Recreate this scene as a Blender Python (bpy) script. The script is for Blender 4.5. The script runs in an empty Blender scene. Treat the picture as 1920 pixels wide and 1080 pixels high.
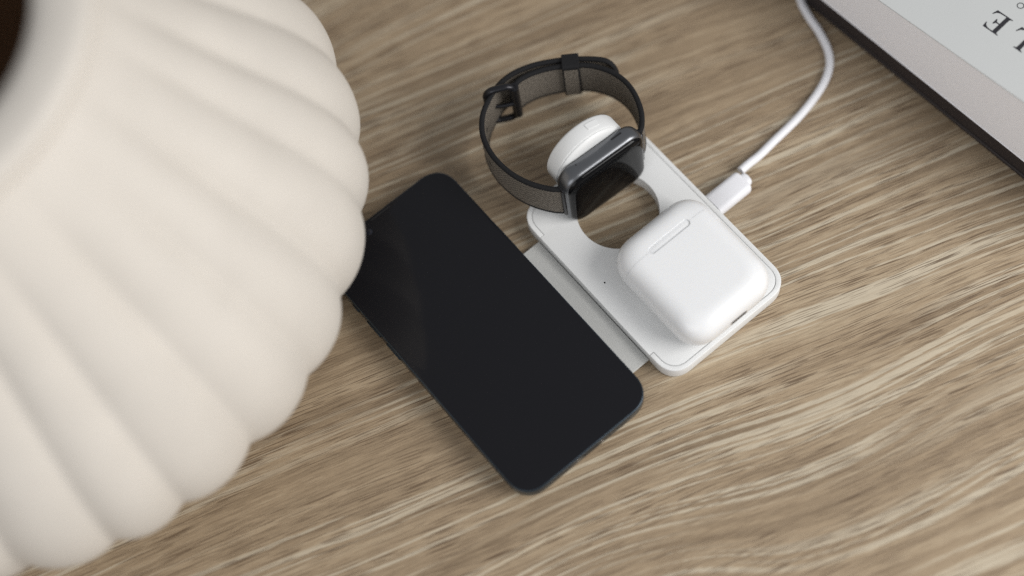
import bpy, bmesh, math
from math import sin, cos, pi, radians, sqrt
from mathutils import Vector, Matrix
from mathutils.geometry import tessellate_polygon

S = 0.001                      # everything below is written in millimetres
scene = bpy.context.scene
COL = scene.collection

# ------------------------------------------------------------------ camera
cam_d = bpy.data.cameras.new('camera')
cam = bpy.data.objects.new('camera', cam_d)
COL.objects.link(cam)
PITCH, ROLL = 0.395431504, -0.193495620
C = Vector((0.0, -301.992, 703.161)) * S
d_ = Vector((0, sin(PITCH), -cos(PITCH)))
x0_ = Vector((1, 0, 0))
u0_ = x0_.cross(d_)
x_ = x0_ * cos(ROLL) + u0_ * sin(ROLL)
u_ = -x0_ * sin(ROLL) + u0_ * cos(ROLL)
mw = Matrix((x_, u_, -d_)).transposed().to_4x4()
mw.translation = C
cam.matrix_world = mw
cam_d.sensor_width = 36.0
cam_d.lens = 60.0
cam_d.clip_start = 0.02
cam_d.clip_end = 20.0
cam_d.dof.use_dof = True
cam_d.dof.focus_distance = 0.748
cam_d.dof.aperture_fstop = 1.9
cam_d.dof.aperture_blades = 0
scene.camera = cam

# ------------------------------------------------------------------ light
world = bpy.data.worlds.new('World')
scene.world = world
world.use_nodes = True
bg = world.node_tree.nodes['Background']
bg.inputs['Color'].default_value = (0.95, 0.97, 1.0, 1)
bg.inputs['Strength'].default_value = 0.39


def area(name, loc, target, sx, sy, power, colr):
    l = bpy.data.lights.new(name, 'AREA')
    l.shape = 'RECTANGLE'
    l.size, l.size_y = sx, sy
    l.energy = power
    l.color = colr
    o = bpy.data.objects.new(name, l)
    COL.objects.link(o)
    o.location = loc
    o.rotation_euler = (Vector(target) - Vector(loc)).to_track_quat('-Z', 'Y').to_euler()
    return o


area('window_light', (1.05, -0.46, 0.84), (0.05, -0.05, 0.0), 0.8, 0.8, 18.0, (1.0, 0.985, 0.965))

area('added_fill', (-0.55, -1.05, 0.75), (0.05, 0.0, 0.0), 0.9, 0.9, 5.0, (0.97, 0.98, 1.0))  # added soft fill to brighten the book's side; no window known there

scene.view_settings.view_transform = 'Standard'
scene.view_settings.look = 'None'
scene.view_settings.exposure = 0.0
scene.view_settings.gamma = 1.0
scene.cycles.use_denoising = False


# ------------------------------------------------------------------ materials
def mat(name, colr, rough=0.5, metal=0.0, spec=0.5, bump=0.0, bump_scale=800.0, vary=0.0, vary_scale=60.0,
        coat=0.0, sss=0.0):
    m = bpy.data.materials.new(name)
    m.use_nodes = True
    nt = m.node_tree
    b = nt.nodes['Principled BSDF']
    b.inputs['Base Color'].default_value = (*colr, 1)
    b.inputs['Roughness'].default_value = rough
    b.inputs['Metallic'].default_value = metal
    b.inputs['Specular IOR Level'].default_value = spec
    b.inputs['Coat Weight'].default_value = coat
    if sss:
        b.inputs['Subsurface Weight'].default_value = sss
        b.inputs['Subsurface Radius'].default_value = (0.003, 0.0028, 0.0025)
        b.inputs['Subsurface Scale'].default_value = 1.0
    tc = nt.nodes.new('ShaderNodeTexCoord')
    if bump:
        n = nt.nodes.new('ShaderNodeTexNoise')
        n.inputs['Scale'].default_value = bump_scale
        n.inputs['Detail'].default_value = 3
        nt.links.new(tc.outputs['Object'], n.inputs['Vector'])
        bp = nt.nodes.new('ShaderNodeBump')
        bp.inputs['Strength'].default_value = bump
        bp.inputs['Distance'].default_value = 0.0004
        nt.links.new(n.outputs['Fac'], bp.inputs['Height'])
        nt.links.new(bp.outputs['Normal'], b.inputs['Normal'])
    if vary:
        n = nt.nodes.new('ShaderNodeTexNoise')
        n.inputs['Scale'].default_value = vary_scale
        n.inputs['Detail'].default_value = 5
        nt.links.new(tc.outputs['Object'], n.inputs['Vector'])
        mx = nt.nodes.new('ShaderNodeMix')
        mx.data_type = 'RGBA'
        mx.inputs[6].default_value = (*[c * (1 - vary) for c in colr], 1)
        mx.inputs[7].default_value = (*[min(1, c * (1 + vary)) for c in colr], 1)
        nt.links.new(n.outputs['Fac'], mx.inputs[0])
        nt.links.new(mx.outputs[2], b.inputs['Base Color'])
    return m


def wood_material():
    m = bpy.data.materials.new('oak_laminate')
    m.use_nodes = True
    nt = m.node_tree
    N, Lk = nt.nodes, nt.links
    b = N['Principled BSDF']
    tc = N.new('ShaderNodeTexCoord')
    mp = N.new('ShaderNodeMapping')
    mp.inputs['Rotation'].default_value = (0, 0, radians(-12))
    mp.inputs['Scale'].default_value = (1000, 1000, 1000)      # now in mm, x along the grain
    Lk.new(tc.outputs['Object'], mp.inputs['Vector'])

    def math_(op, a, c=None, d=None, clamp=False):
        n = N.new('ShaderNodeMath')
        n.operation = op
        n.use_clamp = clamp
        for i, v in enumerate((a, c, d)):
            if v is None:
                continue
            if isinstance(v, (int, float)):
                n.inputs[i].default_value = v
            else:
                Lk.new(v, n.inputs[i])
        return n.outputs[0]

    sp = N.new('ShaderNodeSeparateXYZ')
    Lk.new(mp.outputs['Vector'], sp.inputs[0])
    X, Y = sp.outputs[0], sp.outputs[1]

    def noise(sx, sy, y=Y, detail=2.0, off=0.0, rough=0.5):
        cb = N.new('ShaderNodeCombineXYZ')
        Lk.new(math_('MULTIPLY', X, sx), cb.inputs[0])
        Lk.new(math_('MULTIPLY', y, sy), cb.inputs[1])
        cb.inputs[2].default_value = off
        n = N.new('ShaderNodeTexNoise')
        n.inputs['Scale'].default_value = 1.0
        n.inputs['Detail'].default_value = detail
        n.inputs['Roughness'].default_value = rough
        Lk.new(cb.outputs[0], n.inputs['Vector'])
        return n.outputs['Fac']

    def smooth(v, lo, hi):
        n = N.new('ShaderNodeMapRange')
        n.interpolation_type = 'SMOOTHSTEP'
        n.inputs['From Min'].default_value = lo
        n.inputs['From Max'].default_value = hi
        Lk.new(v, n.inputs['Value'])
        return n.outputs[0]

    # grain lines wander: the across-grain coordinate is bent by slow noise
    w1 = noise(0.0030, 0.010, detail=1.0, off=3.1)
    w2 = noise(0.011, 0.040, detail=1.0, off=7.7)
    yw = math_('MULTIPLY_ADD', w1, 34.0, Y)
    yw = math_('MULTIPLY_ADD', w2, 6.0, yw)
    # the fibres themselves run nearly straight
    yp = math_('MULTIPLY_ADD', w1, 12.0, Y)
    yp = math_('MULTIPLY_ADD', w2, 3.0, yp)
    # short ticks: every band edge breaks up into little parallel strokes
    tick = noise(0.080, 1.9, y=yp, detail=2, off=4.0, rough=0.6)
    tick2 = noise(0.070, 1.0, y=yp, detail=2, off=14.0, rough=0.6)
    # arching figure where the saw cut through the heart of the growth rings
    def arch(y, cx, cy, rx, ry, amp):
        dx = math_('MULTIPLY', math_('SUBTRACT', X, cx), 1 / rx)
        dy = math_('MULTIPLY', math_('SUBTRACT', Y, cy), 1 / ry)
        q = math_('MULTIPLY_ADD', dx, dx, math_('MULTIPLY', dy, dy))
        return math_('MULTIPLY_ADD', math_('DIVIDE', 1.0, math_('MULTIPLY_ADD', q, q, 1.0)), amp, y)
    yg = arch(yw, -18.0, -162.0, 62.0, 36.0, -30.0)
    yg = arch(yg, 196.0, -138.0, 70.0, 34.0, -16.0)
    yg = arch(yg, -75.0, 150.0, 60.0, 30.0, 9.0)
    yj = math_('MULTIPLY_ADD', math_('SUBTRACT', tick2, 0.5), 4.5, yg)
    yf = math_('MULTIPLY_ADD', math_('SUBTRACT', tick, 0.5), 1.5, yg)

    tone = noise(0.0050, 0.060, y=yj, detail=2, off=1.0)
    streak = noise(0.0075, 0.33, y=yj, detail=2, off=2.0, rough=0.5)
    light = noise(0.0042, 0.34, y=yf, detail=1.5, off=9.0, rough=0.5)
    lmask = noise(0.005, 0.030, y=yg, detail=1, off=12.0)
    fine = noise(0.16, 2.6, y=yp, detail=2, off=5.5, rough=0.6)
    pore = noise(0.048, 1.9, y=yp, detail=0, off=5.0)
    pore2 = noise(0.085, 2.9, y=yp, detail=0, off=15.0)
    pmask = noise(0.010, 0.06, y=yg, detail=2, off=6.0)
    speck = noise(1.1, 2.4, detail=2, off=8.0)

    v = math_('MULTIPLY_ADD', math_('SUBTRACT', tone, 0.5), 0.95, 0.46)
    v = math_('MULTIPLY_ADD', math_('SUBTRACT', streak, 0.5), 0.95, v)
    v = math_('MULTIPLY_ADD', math_('SUBTRACT', tick, 0.5), 0.45, v)
    v = math_('MULTIPLY_ADD', math_('SUBTRACT', fine, 0.5), 0.50, v)
    v = math_('MULTIPLY_ADD', math_('SUBTRACT', speck, 0.5), 0.25, v, clamp=True)
    cr = N.new('ShaderNodeValToRGB')
    e = cr.color_ramp.elements
    e[0].position, e[0].color = 0.08, (0.195, 0.139, 0.086, 1)
    e[1].position, e[1].color = 0.92, (0.475, 0.382, 0.262, 1)
    k = e.new(0.5)
    k.color = (0.338, 0.252, 0.162, 1)
    Lk.new(v, cr.inputs['Fac'])
    # pale limed lines, long and thin, in groups
    lm = math_('MULTIPLY', smooth(light, 0.525, 0.585), smooth(lmask, 0.34, 0.54))
    lm = math_('MULTIPLY', lm, math_('MULTIPLY_ADD', tick, 0.6, 0.42, clamp=True))
    mx1 = N.new('ShaderNodeMix'); mx1.data_type = 'RGBA'
    Lk.new(lm, mx1.inputs[0]); Lk.new(cr.outputs[0], mx1.inputs[6])
    mx1.inputs[7].default_value = (0.560, 0.492, 0.375, 1)
    # thin dark pores
    pm = math_('MAXIMUM', smooth(pore, 0.585, 0.67), math_('MULTIPLY', smooth(pore2, 0.60, 0.70), 0.7))
    pm = math_('MULTIPLY', pm, math_('MULTIPLY_ADD', smooth(pmask, 0.35, 0.58), 0.55, 0.30))
    mx2 = N.new('ShaderNodeMix'); mx2.data_type = 'RGBA'
    Lk.new(pm, mx2.inputs[0]); Lk.new(mx1.outputs[2], mx2.inputs[6])
    mx2.inputs[7].default_value = (0.115, 0.074, 0.043, 1)
    Lk.new(mx2.outputs[2], b.inputs['Base Color'])
    b.inputs['Roughness'].default_value = 0.46
    b.inputs['Specular IOR Level'].default_value = 0.4
    h = math_('SUBTRACT', math_('MULTIPLY', fine, 0.6), math_('MULTIPLY', pm, 1.0))
    bp = N.new('ShaderNodeBump')
    bp.inputs['Strength'].default_value = 0.35
    bp.inputs['Distance'].default_value = 0.00025
    Lk.new(h, bp.inputs['Height'])
    Lk.new(bp.outputs['Normal'], b.inputs['Normal'])
    return m


def weave_material():
    m = bpy.data.materials.new('grey_woven_nylon')
    m.use_nodes = True
    nt = m.node_tree
    N, Lk = nt.nodes, nt.links
    b = N['Principled BSDF']
    uv = N.new('ShaderNodeUVMap')
    sp = N.new('ShaderNodeSeparateXYZ')
    Lk.new(uv.outputs[0], sp.inputs[0])

    def math_(op, a, c=None, d=None):
        n = N.new('ShaderNodeMath'); n.operation = op
        for i, v in enumerate((a, c, d)):
            if v is None: continue
            if isinstance(v, (int, float)): n.inputs[i].default_value = v
            else: Lk.new(v, n.inputs[i])
        return n.outputs[0]
    # u, v in mm: ribs run along the strap, weft crosses, alternate rows shifted
    row = math_('MULTIPLY', sp.outputs[1], 1 / 0.85)
    fl = math_('FLOOR', row)
    sh = math_('MULTIPLY', math_('MODULO', fl, 2.0), pi)
    a = math_('SINE', math_('MULTIPLY_ADD', sp.outputs[0], 2 * pi / 1.2, sh))
    r = math_('SINE', math_('MULTIPLY', math_('FRACT', row), pi))
    h = math_('MULTIPLY', math_('MULTIPLY_ADD', a, 0.28, 0.72), r)
    ns = N.new('ShaderNodeTexNoise'); ns.inputs['Scale'].default_value = 0.9; ns.inputs['Detail'].default_value = 4
    Lk.new(uv.outputs[0], ns.inputs['Vector'])
    f = math_('MULTIPLY_ADD', math_('SUBTRACT', ns.outputs['Fac'], 0.5), 1.0, h)
    cr = N.new('ShaderNodeValToRGB')
    e = cr.color_ramp.elements
    e[0].position, e[0].color = 0.10, (0.030, 0.026, 0.021, 1)
    e[1].position, e[1].color = 0.95, (0.285, 0.248, 0.205, 1)
    Lk.new(f, cr.inputs['Fac'])
    Lk.new(cr.outputs[0], b.inputs['Base Color'])
    b.inputs['Roughness'].default_value = 0.75
    b.inputs['Specular IOR Level'].default_value = 0.25
    bp = N.new('ShaderNodeBump'); bp.inputs['Strength'].default_value = 0.6; bp.inputs['Distance'].default_value = 0.0003
    Lk.new(h, bp.inputs['Height']); Lk.new(bp.outputs['Normal'], b.inputs['Normal'])
    return m


M = {
    'wood': wood_material(),
    'weave': weave_material(),
    'white': mat('white_satin_plastic', (0.74, 0.745, 0.74), 0.42, bump=0.05, bump_scale=2500),
    'gloss': mat('white_gloss_plastic', (0.79, 0.795, 0.80), 0.28, sss=0.15),
    'cable': mat('white_cable_rubber', (0.80, 0.80, 0.83), 0.45),
    'sheet': mat('grey_leatherette', (0.58, 0.58, 0.56), 0.7, bump=0.35, bump_scale=2200, vary=0.08, vary_scale=900),
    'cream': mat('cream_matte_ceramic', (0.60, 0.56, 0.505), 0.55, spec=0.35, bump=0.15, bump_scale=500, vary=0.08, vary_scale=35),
    'darkbrown': mat('dark_brown_inside', (0.30, 0.18, 0.10), 0.8, bump=0.3, bump_scale=200, vary=0.3, vary_scale=30),
    'glass': mat('black_screen_glass', (0.0075, 0.0075, 0.0095), 0.1, spec=0.22),
    'watchglass': mat('black_watch_glass', (0.003, 0.003, 0.0035), 0.03, spec=0.15),
    'bluemetal': mat('dark_blue_metal', (0.040, 0.056, 0.072), 0.32, metal=0.75),
    'darkgap': mat('black_recess', (0.004, 0.004, 0.005), 0.6),
    'lens': mat('lens_blue_glass', (0.007, 0.008, 0.014), 0.08),
    'greymetal': mat('space_grey_metal', (0.155, 0.16, 0.17), 0.30, metal=0.85, bump=0.03, bump_scale=3000),
    'blackmetal': mat('black_metal', (0.020, 0.020, 0.023), 0.30, metal=0.6),
    'blacknylon': mat('black_nylon_edge', (0.012, 0.012, 0.013), 0.8, spec=0.2, bump=0.8, bump_scale=1500),
    'steel': mat('polished_steel', (0.62, 0.62, 0.64), 0.18, metal=1.0),
    'cover': mat('white_paper_cover', (0.54, 0.552, 0.546), 0.5, bump=0.05, bump_scale=900, vary=0.015),
    'pages': mat('page_block_paper', (0.90, 0.89, 0.91), 0.8, vary=0.02, vary_scale=300),
    'ink': mat('black_ink', (0.018, 0.017, 0.022), 0.6),
    'darkcover': mat('dark_brown_cover', (0.022, 0.015, 0.014), 0.65, bump=0.2, bump_scale=900),
    'darkpages': mat('dark_dyed_pages', (0.026, 0.018, 0.016), 0.8),
}

# ------------------------------------------------------------------ helpers


def link(name, me, m, parent=None, smooth=35):
    me.name = name
    o = bpy.data.objects.new(name, me)
    COL.objects.link(o)
    if m is not None:
        me.materials.append(m)
    if parent is not None:
        o.parent = parent
    if smooth:
        for p in me.polygons:
            p.use_smooth = True
        me.set_sharp_from_angle(angle=radians(smooth))
    return o


def mesh_from(verts, faces, recalc=True):
    me = bpy.data.meshes.new('mesh')
    me.from_pydata([tuple(c * S for c in v) for v in verts], [], faces)
    if recalc:
        bm = bmesh.new(); bm.from_mesh(me)
        bmesh.ops.remove_doubles(bm, verts=bm.verts, dist=1e-7)
        bmesh.ops.recalc_face_normals(bm, faces=bm.faces)
        bm.to_mesh(me); bm.free()
    me.update()
    return me


def thing(name, label, cat, matrix, group=None):
    o = bpy.data.objects.new(name, None)
    COL.objects.link(o)
    o.empty_display_size = 0.01
    o.matrix_world = matrix
    o['label'] = label; o['category'] = cat
    if group: o['group'] = group
    return o


def rrect(w, h, r, seg=10, p=2.0, cx=0, cy=0):
    """rounded rectangle, counter-clockwise, corners BR TR TL BL; p > 2 gives squarer corners"""
    out = []
    r = max(r, 0.01)
    for k, (sx, sy) in enumerate(((1, -1), (1, 1), (-1, 1), (-1, -1))):
        a0 = -pi / 2 + k * pi / 2
        for i in range(seg + 1):
            a = a0 + i / seg * pi / 2
            ca, sa = cos(a), sin(a)
            x = abs(ca) ** (2 / p) * (1 if ca > 0 else -1)
            y = abs(sa) ** (2 / p) * (1 if sa > 0 else -1)
            out.append((cx + sx * (w / 2 - r) + r * x, cy + sy * (h / 2 - r) + r * y))
    return out


def loft(rings, cap0=True, cap1=True):
    """rings: list of closed lists of (x,y,z) with equal counts"""
    n = len(rings[0]); V = []; F = []
    for r in rings: V += list(r)
    for k in range(len(rings) - 1):
        for i in range(n):
            j = (i + 1) % n
            F.append((k * n + i, k * n + j, (k + 1) * n + j, (k + 1) * n + i))
    if cap0: F.append(tuple(range(n - 1, -1, -1)))
    if cap1: F.append(tuple((len(rings) - 1) * n + i for i in range(n)))
    return V, F


def slab(w, h, r, prof, seg=10, p=2.0, cx=0, cy=0):
    """rounded slab; prof = [(z, inset)]"""
    return loft([[(x, y, z) for x, y in rrect(w - 2 * i, h - 2 * i, max(r - i, 0.05), seg, p, cx, cy)] for z, i in prof])


def offset_poly(pts, dist):
    """inset a CCW polygon"""
    out = []; n = len(pts)
    for i in range(n):
        a, b, c = Vector(pts[i - 1]), Vector(pts[i]), Vector(pts[(i + 1) % n])
        e1 = (b - a).normalized(); e2 = (c - b).normalized()
        n1 = Vector((-e1.y, e1.x)); n2 = Vector((-e2.y, e2.x))
        m = (n1 + n2)
        m = m / max(0.25, m.dot(n1)) if m.length > 1e-6 else n1
        out.append(tuple(b + m * dist))
    return out


def plate(outer, holes, z0, z1, bev=0.4, bevs=3):
    """flat plate from polygons with rounded top and bottom edges"""
    V, F = [], []
    prof = [(z0, bev)] + [(z0 + bev * (1 - cos(t)), bev * (1 - sin(t))) for t in [pi / 2 * k / bevs for k in range(1, bevs + 1)]]
    prof = prof + [(z1 - (z - z0), i) for z, i in reversed(prof)]
    tops, bots = [], []
    for poly, sgn in [(outer, 1)] + [(h, -1) for h in holes]:
        rings = [[(x, y, z) for x, y in offset_poly(poly, sgn * i if sgn > 0 else -i)] for z, i in prof]
        v, f = loft(rings, False, False)
        o = len(V); V += v; F += [tuple(o + i for i in q) for q in f]
        n = len(poly)
        bots.append(list(range(o, o + n))); tops.append(list(range(o + (len(prof) - 1) * n, o + len(prof) * n)))
    for idx in (tops, bots):
        tris = tessellate_polygon([[Vector(V[i]) for i in L] for L in idx])
        flat = [i for L in idx for i in L]
        F += [tuple(flat[t] for t in tri) for tri in tris]
    return V, F


def cyl(r, z0, z1, bev=0.2, n=48, cx=0, cy=0):
    prof = [(z0, bev), (z0 + bev * .3, bev * .3), (z0 + bev, 0), (z1 - bev, 0), (z1 - bev * .3, bev * .3), (z1, bev)]
    return loft([[(cx + (r - i) * cos(2 * pi * k / n), cy + (r - i) * sin(2 * pi * k / n), z) for k in range(n)] for z, i in prof])


def tube(path, rad, n=16, caps=True):
    """round tube along 3-D points (mm)"""
    P = [Vector(p) for p in path]; rings = []
    t = (P[1] - P[0]).normalized()
    up = Vector((0, 0, 1)) if abs(t.z) < 0.9 else Vector((1, 0, 0))
    a = up.cross(t).normalized()
    for i, p in enumerate(P):
        t = (P[min(i + 1, len(P) - 1)] - P[max(i - 1, 0)]).normalized()
        a = (a - t * a.dot(t)).normalized(); b = t.cross(a)
        r = rad[i] if isinstance(rad, (list, tuple)) else rad
        rings.append([tuple(p + a * r * cos(2 * pi * k / n) + b * r * sin(2 * pi * k / n)) for k in range(n)])
    return loft(rings, caps, caps)


def spline(pts, per=8):
    P = [Vector(p) for p in pts]; out = []
    for i in range(len(P) - 1):
        p0 = P[i - 1] if i else P[0] * 2 - P[1]
        p1, p2 = P[i], P[i + 1]
        p3 = P[i + 2] if i + 2 < len(P) else P[-1] * 2 - P[-2]
        for k in range(per):
            t = k / per
            out.append(0.5 * ((2 * p1) + (p2 - p0) * t + (2 * p0 - 5 * p1 + 4 * p2 - p3) * t * t + (3 * p1 - p0 - 3 * p2 + p3) * t ** 3))
    out.append(P[-1])
    return out


def part(name, vf, m, parent, smooth=35):
    return link(name, mesh_from(*vf), m, parent, smooth)


def boxv(x0, x1, y0, y1, z0, z1, bev=0.15):
    return slab(x1 - x0, y1 - y0, bev + 0.05, [(z0, bev), (z0 + bev, 0), (z1 - bev, 0), (z1, bev)], seg=2, cx=(x0 + x1) / 2, cy=(y0 + y1) / 2)


def join(*vfs):
    V, F = [], []
    for v, f in vfs:
        o = len(V); V += list(v); F += [tuple(o + i for i in q) for q in f]
    return V, F


def frame(origin, ang):
    m = Matrix.Rotation(ang, 4, 'Z'); m.translation = Vector(origin) * S
    return m


# common frame of the charger set: x across the phone, y towards its top
P0 = Vector((-16.522, -27.999, 0.0)); ANG = radians(29.261)
E_ = Vector((cos(ANG), sin(ANG), 0)); N_ = Vector((-sin(ANG), cos(ANG), 0))


def at(u, v, z=0.0):
    return P0 + E_ * u + N_ * v + Vector((0, 0, z))


def sub(u, v, z):            # frame parallel to the set with its origin at u, v, z
    return frame(at(u, v, z), ANG)


# ------------------------------------------------------------------ table top (setting)
me = mesh_from(*boxv(-1500, 1100, -900, 1300, -30, 0, 1.0))
tab = link('table_top', me, M['wood'], None, 30)
tab['kind'] = 'structure'

# ------------------------------------------------------------------ fluted vase
vase = thing('fluted_vase', 'large cream ceramic vase with fluted round body, blurred in the foreground', 'vase', frame((-209.7, 46.2, 0), 0))
RIBS = 28


def sm(a, b, x):
    t = max(0, min(1, (x - a) / (b - a)))
    return t * t * (3 - 2 * t)


def lathe(prof, n, ribs=None, caps=(False, False)):
    rings = []
    for r, z in prof:
        ring = []
        for k in range(n):
            a = 2 * pi * k / n
            rr = r
            if ribs: rr = r - ribs(a, r, z)
            ring.append((rr * cos(a), rr * sin(a), z))
        rings.append(ring)
    return loft(rings, *caps)


def prof_spline(pts, per=6):
    return [(p.x, p.y) for p in spline([(a, b, 0) for a, b in pts], per)]


def rib_fn(a, r, z):
    t = (a / (2 * pi) * RIBS + 0.07 * sin(5 * a) + 0.05 * sin(11 * a + 1)) % 1.0
    s = abs(2 * t - 1)
    amp = 4.6 * (1 + 0.22 * sin(3.7 * round(a / (2 * pi) * RIBS))) * (0.12 + 0.88 * sm(203, 140, z)) * (0.5 + 0.5 * sm(0, 30, z)) * sm(205, 194, z)
    return amp * (s ** 2.1)


body = prof_spline([(96, 0), (104, 2), (122, 12), (144, 30), (156, 46), (160.5, 63), (158, 84), (148, 108), (133, 133), (117, 157), (102, 180), (91, 197), (85.5, 203)], 7)
part('body', lathe(body, 28 * 16, rib_fn, (True, False)), M['cream'], vase, 80)
lip = prof_spline([(85.5, 203), (85.6, 205), (88.5, 208.5), (89.5, 213), (87, 217), (82, 218.6), (76, 218.9), (71.5, 218), (68, 215.2), (66.4, 210), (66, 200)], 5)
part('lip', lathe(lip, 144), M['cream'], vase, 80)
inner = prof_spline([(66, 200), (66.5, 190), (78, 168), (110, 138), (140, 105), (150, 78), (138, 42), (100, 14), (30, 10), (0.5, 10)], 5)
part('inner_wall', lathe(inner, 96), M['darkbrown'], vase, 80)  # inside of the vase coloured dark brown, unlike the cream outside

# ------------------------------------------------------------------ folding charger
ch = thing('charging_pad', 'white folding charging pad with a round hole, lying flat on the wood', 'charger', sub(0, 0, 0))
UL, UR, VB, VT = 47.2, 115.8, -72.2, 32.0
PCX, PCY, PW, PH = (UL + UR) / 2, (VB + VT) / 2, UR - UL, VT - VB
RC = 11.0
HX, HY, HR = 81.9, 3.6, 18.6
full = rrect(PW, PH, RC, 12, 2.3, PCX, PCY)          # BR TR TL BL
ins = rrect(PW - 4.4, PH - 4.4, RC - 2.2, 12, 2.3, PCX, PCY)
ins2 = rrect(PW - 4.8, PH - 4.8, RC - 2.4, 12, 2.3, PCX, PCY)
# open C: starts on the left side at the lower notch, runs BL, BR, TR, TL and ends at the upper notch
n4 = 13
def reorder(o): return o[3 * n4:] + o[:3 * n4]
VN0, VN1 = -57.5, 16.5
A = [(UL, VN0)] + reorder(full) + [(UL, VN1)]
B = [(UL + 2.2, VN0)] + reorder(ins) + [(UL + 2.2, VN1)]
rim_poly = A + B[::-1]
P_ = [(UL, VN0 + 0.2), (UL + 2.4, VN0 + 0.2)] + reorder(ins2) + [(UL + 2.4, VN1 - 0.2), (UL, VN1 - 0.2)]
hole = [(HX + HR * cos(2 * pi * k / 72), HY + HR * sin(2 * pi * k / 72)) for k in range(72)]
part('edge_band', plate(rim_poly, [], 0.3, 7.95, 0.32), M['white'], ch)
part('top_plate', plate(P_, [hole], 0.3, 8.0, 0.10), M['white'], ch)
part('indicator_light', cyl(0.42, 7.9, 8.03, 0.03, 16, 54.7, -19.0), M['darkgap'], ch)
part('hinge_sheet', boxv(30, UL - 0.3, -57.2, 17.4, 1.2, 2.7, 0.2), M['sheet'], ch)
part('phone_panel', slab(66, 100, 10, [(0.3, .5), (.8, 0), (4.0, 0), (4.55, .5)], 10, 2.3, -0.5, -20), M['white'], ch)
# the puck that carries the watch, hinged up out of the hole
PU = Matrix.Translation(Vector((83.2, 22.4, 30.5)) * S) @ Matrix.Rotation(radians(-2.6), 4, 'Z') @ Matrix.Rotation(radians(90 - 2.0), 4, 'X')
# local z of the puck points to -v (towards the watch); it spans local z -9 .. 0
pk = part('watch_puck', loft([[(r * cos(2 * pi * k / 96), r * sin(2 * pi * k / 96), z) for k in range(96)] for r, z in
     ((16.0, -9.0), (17.4, -8.8), (18.1, -8.3), (18.4, -7.5), (18.5, -1.4), (18.4, -1.0), (17.7, -0.8), (17.7, -0.5), (18.0, -0.3), (17.6, 0.5), (16.6, 1.0), (14.0, 1.3))]), M['white'], ch, 40)
pk.matrix_local = PU
tb = []
for k in range(9):
    a = radians(64 + k * 2.4)
    tb.append(a)
tv = []
for z in (-6.2, -3.2):
    tv.append([(18.75 * cos(a), 18.75 * sin(a), z) for a in tb] + [(18.2 * cos(a), 18.2 * sin(a), z) for a in reversed(tb)])
part('latch_tab', loft(tv), M['white'], pk)
part('puck_arm', boxv(-6, 6, -23.5, -16.5, -8.4, -2.0, 0.6), M['white'], pk)

# ------------------------------------------------------------------ smartphone
ph = thing('smartphone', 'black-screened smartphone with dark blue metal sides, face up on the wood', 'phone', sub(0, 0, 4.6))
pr = [(0, .9), (.25, .35), (.8, 0), (6.7, 0), (7.05, .12), (7.2, .4)]
part('frame', slab(71.5, 146.7, 12.2, pr, 16, 2.35), M['bluemetal'], ph)
part('screen_glass', slab(70.5, 145.7, 11.7, [(7.0, 0), (7.38, 0), (7.50, .35)], 16, 2.35), M['glass'], ph)
part('earpiece', slab(11, 0.7, 0.34, [(7.46, 0), (7.53, 0.02)], 4, 2, 0, 71.7), M['darkgap'], ph)
part('front_camera', cyl(1.5, 7.46, 7.53, 0.02, 24, -9.5, 67.8), M['lens'], ph)
part('charging_port', slab(8.8, 2.6, 1.28, [(0, 0), (0.06, 0)], 6), M['darkgap'], ph).matrix_local = Matrix.Translation(Vector((0, -73.31, 3.6)) * S) @ Matrix.Rotation(radians(90), 4, 'X')
for s in (-1, 1):
    part('screw', cyl(0.75, 0, 0.07, 0.02, 14), M['steel'], ph).matrix_local = Matrix.Translation(Vector((s * 6.6, -73.31, 3.6)) * S) @ Matrix.Rotation(radians(90), 4, 'X')
gr = None
for s in (-1, 1):
    for k in range(6):
        g = part('speaker_hole', cyl(0.62, 0, 0.06, 0.02, 12), M['darkgap'], ph)
        g.matrix_local = Matrix.Translation(Vector((s * (11.0 + k * 2.2), -73.31, 3.6)) * S) @ Matrix.Rotation(radians(90), 4, 'X')
for s in (-1, 1):
    for y in (-54, 54):
        part('antenna_band', boxv(-.6, .6, -3.2, 3.2, -0.03, 0.03, .01), M['darkgap'], ph).matrix_local = Matrix.Translation(Vector((s * 35.75, y, 3.6)) * S) @ Matrix.Rotation(radians(90), 4, 'Y') @ Matrix.Rotation(radians(90), 4, 'Z')
for y0, l, nm in ((44, 4.5, 'mute_switch'), (31, 10, 'volume_button'), (17, 10, 'volume_button')):
    part(nm, slab(l, 2.6, 1.25, [(0, 0), (0.45, 0), (0.6, .15)], 5), M['bluemetal'], ph).matrix_local = Matrix.Translation(Vector((-35.7, y0, 3.6)) * S) @ Matrix.Rotation(radians(-90), 4, 'Y') @ Matrix.Rotation(radians(90), 4, 'Z')
part('power_button', slab(15, 2.6, 1.25, [(0, 0), (0.45, 0), (0.6, .15)], 5), M['bluemetal'], ph).matrix_local = Matrix.Translation(Vector((35.7, 26, 3.6)) * S) @ Matrix.Rotation(radians(90), 4, 'Y') @ Matrix.Rotation(radians(90), 4, 'Z')

# ------------------------------------------------------------------ earbud case
CU, CV = 83.8, -43.6
ca = thing('earbud_case', 'glossy white earbud case with a hinge slot, lying on its face', 'earbud case', sub(CU, CV, 8.0))
CW, CH, CT = 49.0, 57.6, 21.6
rings = []
for k in range(33):
    t = -1 + 2 * k / 32
    t = sin(t * pi / 2)
    ins_ = 9.6 * (1 - (max(0.0, 1 - abs(t) ** 2.5)) ** (1 / 2.25))
    rings.append([(x, y, CT / 2 * (1 + t)) for x, y in rrect(CW - 2 * ins_, CH - 2 * ins_, max(13.0 - ins_ * 0.5, 3), 14, 2.25)])
shell = mesh_from(*loft(rings))


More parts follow.
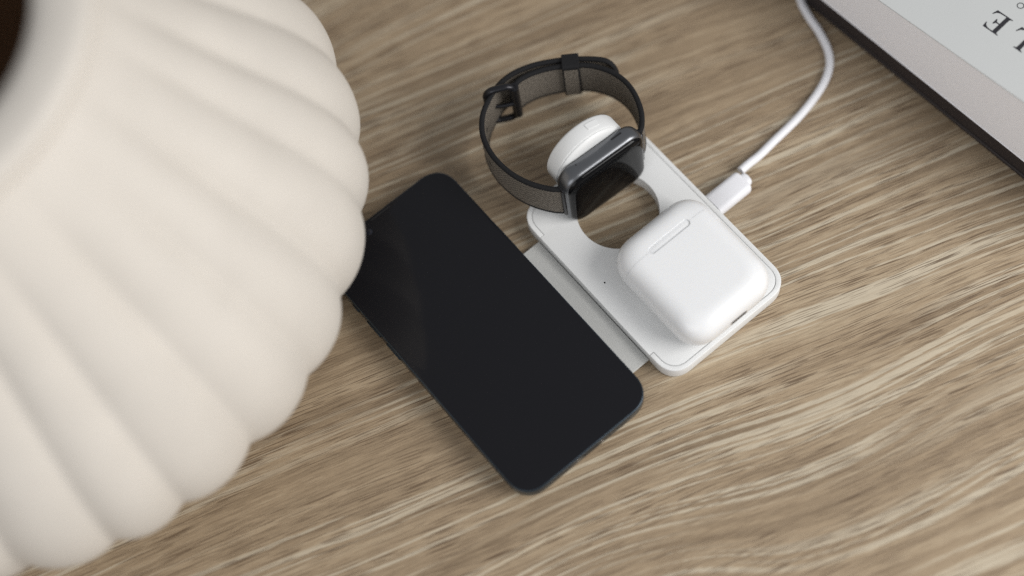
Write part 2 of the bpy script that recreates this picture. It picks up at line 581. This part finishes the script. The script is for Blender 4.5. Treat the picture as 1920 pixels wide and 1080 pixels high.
def carve(me, cutter):
    o = bpy.data.objects.new('tmp', me); COL.objects.link(o)
    c = bpy.data.objects.new('cut', cutter); COL.objects.link(c)
    md = o.modifiers.new('b', 'BOOLEAN'); md.operation = 'DIFFERENCE'; md.object = c; md.solver = 'EXACT'
    dg = bpy.context.evaluated_depsgraph_get()
    r = bpy.data.meshes.new_from_object(o.evaluated_get(dg))
    bpy.data.objects.remove(o); bpy.data.objects.remove(c)
    return r


SV = -28.0 - CV                                   # seam, in case coordinates
slot = mesh_from(*slab(22.8, 3.7, 1.8, [(CT - 0.75, 0.25), (CT - 0.45, 0), (CT + 2, 0)], 8, 2, 0.4, SV))
shell = carve(shell, slot)
for nm, yc, keep_low in (('shell', SV - 0.03, True), ('lid', SV + 0.03, False)):
    bm = bmesh.new(); bm.from_mesh(shell)
    r = bmesh.ops.bisect_plane(bm, geom=bm.verts[:] + bm.edges[:] + bm.faces[:], plane_co=(0, yc * S, 0), plane_no=(0, 1, 0),
                               clear_outer=keep_low, clear_inner=not keep_low)
    bmesh.ops.holes_fill(bm, edges=[e for e in bm.edges if e.is_boundary], sides=0)
    me = bpy.data.meshes.new(nm); bm.to_mesh(me); bm.free()
    link(nm, me, M['gloss'], ca, 30)
part('hinge', slab(22.75, 3.65, 1.8, [(CT - 1.6, 0.1), (CT - .60, 0.02), (CT - .55, .1)], 8, 2, 0.4, SV), M['gloss'], ca)
pm_ = Matrix.Translation(Vector((0.8, -CH / 2 - 0.02, CT / 2 - 0.4)) * S) @ Matrix.Rotation(radians(90), 4, 'X')
port = part('charging_port', loft([[(x, y, z) for x, y in rrect(9.6 - 2 * i, 3.1 - 2 * i, 1.5 - i, 6)] for z, i in ((-.5, 0), (0.06, 0), (0.1, .1), (0.1, .45), (-.3, .5))], True, True), M['steel'], ca)
port.matrix_local = pm_
part('socket', slab(8.4, 1.9, 0.9, [(-.2, 0), (0.02, 0)], 6), M['darkgap'], port)

# ------------------------------------------------------------------ smartwatch (x along the band, y up across it, z out of the face)
PS, PHI = radians(-2.6), radians(2.7)
ax = E_ * cos(PS) + N_ * sin(PS)
hb = -E_ * sin(PS) + N_ * cos(PS)
mm_ = -hb * cos(PHI) + Vector((0, 0, sin(PHI)))
ss_ = hb * sin(PHI) + Vector((0, 0, cos(PHI)))
WM = Matrix((ax, ss_, mm_)).transposed().to_4x4()
HW = 19.3
SY = 20.3                      # height of the strap's middle line
WM.translation = (at(83.5, 15.5, 24.5) - ss_ * HW) * S
wa = thing('smartwatch', 'grey square smartwatch on its side with a black woven band looped behind it', 'watch', WM)
wp = [(-5.4, 4.2), (-5.2, 2.6), (-4.6, 1.3), (-3.5, .45), (-2.0, 0.05), (0.2, 0), (1.6, .18), (2.6, .65), (3.2, 1.25)]
part('case', slab(43.2, 38.6, 9.4, wp, 14, 2.3, 0, HW), M['greymetal'], wa, 50)
sg = [(3.1, 1.15), (3.55, 1.25), (4.3, 1.9), (4.85, 3.0), (5.15, 4.4), (5.25, 6.0)]
part('screen', slab(43.2, 38.6, 9.4, sg, 14, 2.3, 0, HW), M['watchglass'], wa, 60)
part('sensor_back', cyl(12.2, -6.9, -5.2, 0.8, 64, 0, HW), M['darkgap'], wa)
cr_ = part('crown', loft([[((3.35 - i + (0.10 if k % 2 and 0.4 < z < 1.9 else 0)) * cos(2 * pi * k / 60), (3.35 - i + (0.10 if k % 2 and 0.4 < z < 1.9 else 0)) * sin(2 * pi * k / 60), z) for k in range(60)] for z, i in ((-.6, 0), (.3, 0), (.4, 0), (1.9, 0), (2.3, .25), (2.5, .9))]), M['steel'], wa)
cr_.matrix_local = Matrix.Translation(Vector((10.5, -0.6, 0.3)) * S) @ Matrix.Rotation(radians(90), 4, 'X')
part('side_button', slab(11, 2.8, 1.35, [(-.5, 0), (.35, 0), (.5, .15)], 6), M['greymetal'], wa).matrix_local = Matrix.Translation(Vector((-7.5, 0.1, -0.8)) * S) @ Matrix.Rotation(radians(90), 4, 'X')
part('speaker_slot', slab(5.6, 0.8, 0.38, [(-.3, 0), (0.03, 0)], 5), M['darkgap'], wa).matrix_local = Matrix.Translation(Vector((10.5, 2 * HW - 0.02, -2.1)) * S) @ Matrix.Rotation(radians(-90), 4, 'X')
part('microphone_hole', cyl(0.4, -.3, 0.03, 0.02, 14), M['darkgap'], wa).matrix_local = Matrix.Translation(Vector((-11.5, 2 * HW - 0.03, -2.1)) * S) @ Matrix.Rotation(radians(-90), 4, 'X')
for s in (-1, 1):
    part('lug', slab(2.4, 23.0, 1.1, [(-2.6, .5), (-2.0, 0), (1.2, 0), (1.8, .5)], 6, 2, s * 21.2, SY), M['blackmetal'], wa)


def ribbon(path, w, th, yc, mat_, parent, name, u0=0.0, cord=True, taper=0):
    """strap following (x, z) points, standing on edge; faces woven, rounded dark edges as a child part"""
    P = [Vector((p[0], p[1])) for p in path]
    L = [0.0]
    for i in range(1, len(P)): L.append(L[-1] + (P[i] - P[i - 1]).length)
    T = []
    for i in range(len(P)):
        t = (P[min(i + 1, len(P) - 1)] - P[max(0, i - 1)]).normalized(); T.append(t)
    V, F, UVs = [], [], []
    hw = w / 2 - 0.8
    ny = 6
    for i, p in enumerate(P):
        nrm = Vector((-T[i].y, T[i].x)); hh = hw
        if taper and L[-1] - L[i] < taper:
            q = 1 - (L[-1] - L[i]) / taper
            hh = hw * max(0.15, sqrt(max(0, 1 - q ** 2.6)))
        for s in (1, -1):
            for k in range(ny + 1):
                y = -hh + 2 * hh * k / ny
                o = p + nrm * (s * th / 2)
                V.append((o.x, yc + y, o.y)); UVs.append((L[i] + u0, y))
    st = 2 * (ny + 1)
    for i in range(len(P) - 1):
        for s in (0, 1):
            for k in range(ny):
                a = i * st + s * (ny + 1) + k
                q = (a, a + 1, a + st + 1, a + st)
                F.append(q if s else q[::-1])
    for i in (0, len(P) - 1):
        for k in range(ny):
            a = i * st + k
            F.append((a, a + 1, a + ny + 2, a + ny + 1))
    me = bpy.data.meshes.new(name)
    me.from_pydata([tuple(c * S for c in v) for v in V], [], F)
    uvl = me.uv_layers.new(name='UVMap')
    for lp in me.loops: uvl.data[lp.index].uv = UVs[lp.vertex_index]
    bm = bmesh.new(); bm.from_mesh(me); bmesh.ops.recalc_face_normals(bm, faces=bm.faces); bm.to_mesh(me); bm.free()
    o = link(name, me, mat_, parent, 50)
    # selvedge: a rounded cord round both long edges (and the tip)
    def edge_vf(sg_):
        rings = []
        for i, p in enumerate(P):
            nrm = Vector((-T[i].y, T[i].x)); hh = hw
            if taper and L[-1] - L[i] < taper:
                q = 1 - (L[-1] - L[i]) / taper
                hh = hw * max(0.15, sqrt(max(0, 1 - q ** 2.6)))
            ring = []
            for k in range(12):
                a = 2 * pi * k / 12
                o2 = p + nrm * ((th / 2 + 0.28) * cos(a))
                ring.append((o2.x, yc + sg_ * hh + 1.15 * sin(a), o2.y))
            rings.append(ring)
        return loft(rings)
    for sg_ in (1, -1) if cord else ():
        part('selvedge', edge_vf(sg_), M['blacknylon'], o, 60)
    return o


# the loop in (x, z): right lug -> far side -> buckle (inner layer); left lug -> through buckle -> over the top to its tip (outer layer)
BW, BT = 22.0, 1.9
inner_pts = [(21.8, -0.6), (25.6, -3.6), (29.6, -9.5), (32.6, -18), (33.2, -26), (31.2, -34), (26.6, -41.5), (19.5, -47.6), (10.5, -53), (3.0, -55.6), (-3.0, -56.2), (-6.6, -54.8)]
outer_pts = [(-21.8, -0.6), (-25.4, -4.2), (-30.2, -11.5), (-33.4, -20), (-34.6, -29), (-34.0, -37), (-31.4, -45), (-26.0, -52.2), (-19.0, -57.0), (-12.0, -60.0), (-4.5, -61.0), (3.5, -59.6), (11.5, -56.4), (20.5, -51.0), (28.5, -44.6), (33.6, -39.2), (36.2, -34.5)]
ip = [(p.x, p.y) for p in spline([(a, b, 0) for a, b in inner_pts], 7)]
op = [(p.x, p.y) for p in spline([(a, b, 0) for a, b in outer_pts], 7)]
st1 = ribbon(ip, BW, BT, SY, M['weave'], wa, 'buckle_strap')
st2 = ribbon(op, BW, BT, SY, M['weave'], wa, 'holed_strap', u0=5, taper=9)
# holes in the long strap, seen from inside the loop
for k, i in enumerate((34, 41, 48)):
    p = Vector(op[i]); q = Vector(op[i + 1]); t = (q - p).normalized(); nrm = Vector((-t.y, t.x))
    h = part('buckle_hole', loft([[(1.4 * cos(2 * pi * j / 16), 1.0 * sin(2 * pi * j / 16), z) for j in range(16)] for z in (-BT / 2 - .08, BT / 2 + .08)]), M['darkgap'], st2)
    mh = Matrix(((t.x, 0, nrm.x), (0, 1, 0), (t.y, 0, nrm.y))).to_4x4()
    mh.translation = Vector((p.x, SY, p.y)) * S
    h.matrix_local = mh


def strap_frame(x, z, tx, tz):
    t = Vector((tx, tz)).normalized(); nrm = Vector((-t.y, t.x))
    m_ = Matrix(((t.x, 0, nrm.x), (0, 1, 0), (t.y, 0, nrm.y))).to_4x4()
    m_.translation = Vector((x, SY, z)) * S
    return m_


# keeper loop round both layers
kl = part('keeper_loop', loft([[(x, y, z) for y, z in rrect(a, b, r, 6)] for x, a, b, r in
     ((-3.5, BW + 1.2, 7.0, 1.0), (-3.9, BW + 1.7, 7.5, 1.2), (-3.6, BW + 2.5, 8.0, 1.5), (3.6, BW + 2.5, 8.0, 1.5), (3.9, BW + 1.7, 7.5, 1.2), (3.5, BW + 1.2, 7.0, 1.0))] +
     [[(x, y, z) for y, z in rrect(BW + 1.2, 7.0, 1.0, 6)] for x in (0, -3.5)], False, False), M['blacknylon'], wa)
kl.matrix_local = strap_frame(20.6, -48.8, 19.5 - 28.5, -51 + 45.0)
KP = ribbon([(x * 0.9 - 3.1, -4.05) for x in range(8)], BW + 0.6, 0.25, 0, M['weave'], kl, 'woven_facing', cord=False)

# buckle: a rounded rectangular ring the straps pass through, with its prong
bk_m = strap_frame(-12.8, -57.0, 0.90, 0.42)
ring = []
rp = rrect(13.2, BW + 4.6, 4.6, 8)
rp3 = [(x, y, 0) for x, y in rp]
nn = len(rp)
rings = []
for i in range(nn):
    a, b, c_ = Vector(rp[i - 1]), Vector(rp[i]), Vector(rp[(i + 1) % nn])
    t = (c_ - a).normalized(); nr = Vector((-t.y, t.x))
    rings.append([(b.x + nr.x * 1.5 * cos(q), b.y + nr.y * 1.5 * cos(q), 1.7 * sin(q)) for q in [2 * pi * k / 12 for k in range(12)]])
V, F = loft(rings, False, False)
F += [((nn - 1) * 12 + k, (nn - 1) * 12 + (k + 1) % 12, (k + 1) % 12, k) for k in range(12)]
bk = part('buckle', (V, F), M['blackmetal'], wa, 60)
bk.matrix_local = bk_m
part('prong', tube([(6.4, 0, 0.8), (3.5, 0, 1.3), (0, 0, 1.2), (-3, 0, 0.6), (-6.2, 0, 1.2)], [1.5, 1.1, 1.0, 1.0, 0.8], 12), M['blackmetal'], bk)
part('pin_bar', tube([(6.3, -BW / 2 - 0.6, 0), (6.3, BW / 2 + 0.6, 0)], 2.3, 14), M['blackmetal'], bk)

# ------------------------------------------------------------------ charging cable
cb = thing('charging_cable', 'white charging cable curving from the pad past the books', 'cable', frame(at(116, -22, 0), ANG))
CI = frame(at(116, -22, 0), ANG).inverted()
# the run on the table, world millimetres
wp_ = [(111.5, 24.6, 4.0), (115.5, 27.2, 3.7), (122, 31.2, 2.6), (129.5, 36.6, 2.1), (144.4, 47.0, 2.0), (156.5, 58.0, 2.0), (163.2, 67.5, 2.0), (165.3, 76.5, 2.0), (163.9, 87.5, 2.0), (160.9, 98, 2.0), (159.6, 108, 2.0), (162, 124, 2.0), (172, 150, 2.0), (190, 190, 2.0), (210, 250, 2.0)]
loc = [CI @ (Vector(p) * S) / S for p in wp_]
loc = spline(loc, 8)
part('cord', tube(loc, 1.95, 20), M['cable'], cb, 60)
# the plug, pushed into the side of the pad: built along +x of the cable frame
pz = 4.3
def sect(x, w, h, r): return [(x, y, z) for y, z in rrect(w, h, r, 6, 2.2, 0.4, pz)]
part('plug', loft([sect(0.2, 11.0, 6.2, 2.6), sect(0.5, 11.4, 6.6, 2.8), sect(17.4, 11.4, 6.6, 2.8), sect(18.4, 10.8, 6.2, 2.6), sect(18.9, 9.6, 5.4, 2.2)]), M['cable'], cb, 40)
part('strain_relief', loft([sect(18.6, 6.6, 4.9, 2.3), sect(20.4, 6.4, 4.8, 2.3), sect(21.2, 5.6, 4.4, 2.1), sect(21.5, 4.4, 4.0, 1.9)]), M['cable'], cb, 40)

# ------------------------------------------------------------------ books
BO = (166.094, 97.587, 0); BA = ANG + radians(3.97)
YL, YH, XW = -165.0, 75.0, 235.0
db = thing('dark_book', 'dark brown book lying under the white book', 'book', frame(BO, BA))
part('page_block', boxv(1.5, XW - 2, YL + 2, YH - 2, 2.4, 11.6, 0.2), M['darkpages'], db)
part('front_cover', boxv(0.6, XW, YL, YH, 11.5, 13.9, 0.5), M['darkcover'], db)
part('back_cover', boxv(0.6, XW, YL, YH, 0.1, 2.5, 0.5), M['darkcover'], db)
wb = thing('white_book', 'thick white book with large black serif capitals, on top of the dark book', 'book', frame((BO[0], BO[1], 14.0), BA))
part('page_block', boxv(0.45, XW - 3, YL + 3, YH - 0.5, 0.9, 40.9, 0.15), M['pages'], wb, 30)
fc = part('front_cover', boxv(-0.25, XW, YL, YH, 41.1, 42.0, 0.25), M['cover'], wb)
part('back_cover', boxv(0.1, XW, YL, YH, 0.05, 0.85, 0.25), M['pages'], wb)
part('spine', boxv(0.2, XW - 2, YL - 1.2, YL - 0.1, 0.1, 41.9, 0.3), M['cover'], wb)

# lettering printed on the cover: text reads towards +y with its top towards -x
def letter(name, polys, x_top, y_left, cap):
    """polys in letter units (x right, y up, cap height 1)"""
    V, F = [], []
    for poly in polys:
        pts = [(x_top + cap * (1 - y), y_left + cap * x) for x, y in poly]
        tri = tessellate_polygon([[Vector((a, b, 0)) for a, b in pts]])
        o = len(V)
        n = len(pts)
        V += [(a, b, 42.03) for a, b in pts]
        V += [(a, b, 41.98) for a, b in pts]
        F += [tuple(o + i for i in t) for t in tri]
        F += [(o + i, o + (i + 1) % n, o + n + (i + 1) % n, o + n + i) for i in range(n)]
    return part(name, (V, F), M['ink'], wb, 0)


E_OUT = [(0, 0), (.80, 0), (.87, .28), (.83, .28), (.76, .15), (.65, .08), (.48, .06), (.31, .06), (.31, .485), (.40, .485), (.47, .46), (.51, .37), (.555, .37),
         (.555, .65), (.51, .65), (.47, .56), (.40, .54), (.31, .54), (.31, .94), (.46, .94), (.60, .92), (.70, .85), (.75, .74), (.79, .74), (.76, 1.0), (0, 1),
         (0, .965), (.09, .94), (.12, .89), (.12, .11), (.09, .06), (0, .035)]
L_OUT = [(0, 0), (.79, 0), (.87, .31), (.83, .31), (.75, .16), (.63, .08), (.48, .06), (.32, .06), (.32, .89), (.35, .94), (.44, .965), (.44, 1), (0, 1),
         (0, .965), (.09, .94), (.13, .89), (.13, .11), (.09, .06), (0, .035)]
letter('letter', [E_OUT], 18.4, -79.6, 10.4)
letter('letter', [L_OUT], 18.3, -92.6, 10.4)
rg = []
for r_, z_ in ((1.6, 41.98), (1.6, 42.03), (1.2, 42.03), (1.2, 41.98)):
    rg.append([(36.8 + r_ * cos(2 * pi * k / 40), -76.9 + r_ * sin(2 * pi * k / 40), z_) for k in range(40)])
part('letter', loft(rg, False, False), M['ink'], wb, 0)

# the white book is thicker towards its spine: lean every piece of it up to that end
for o in wb.children:
    for v in o.data.vertices:
        y = v.co.y / S
        v.co.z *= (42.0 + (-108.5 - y) * 0.105) / 42.0
    o.data.update()
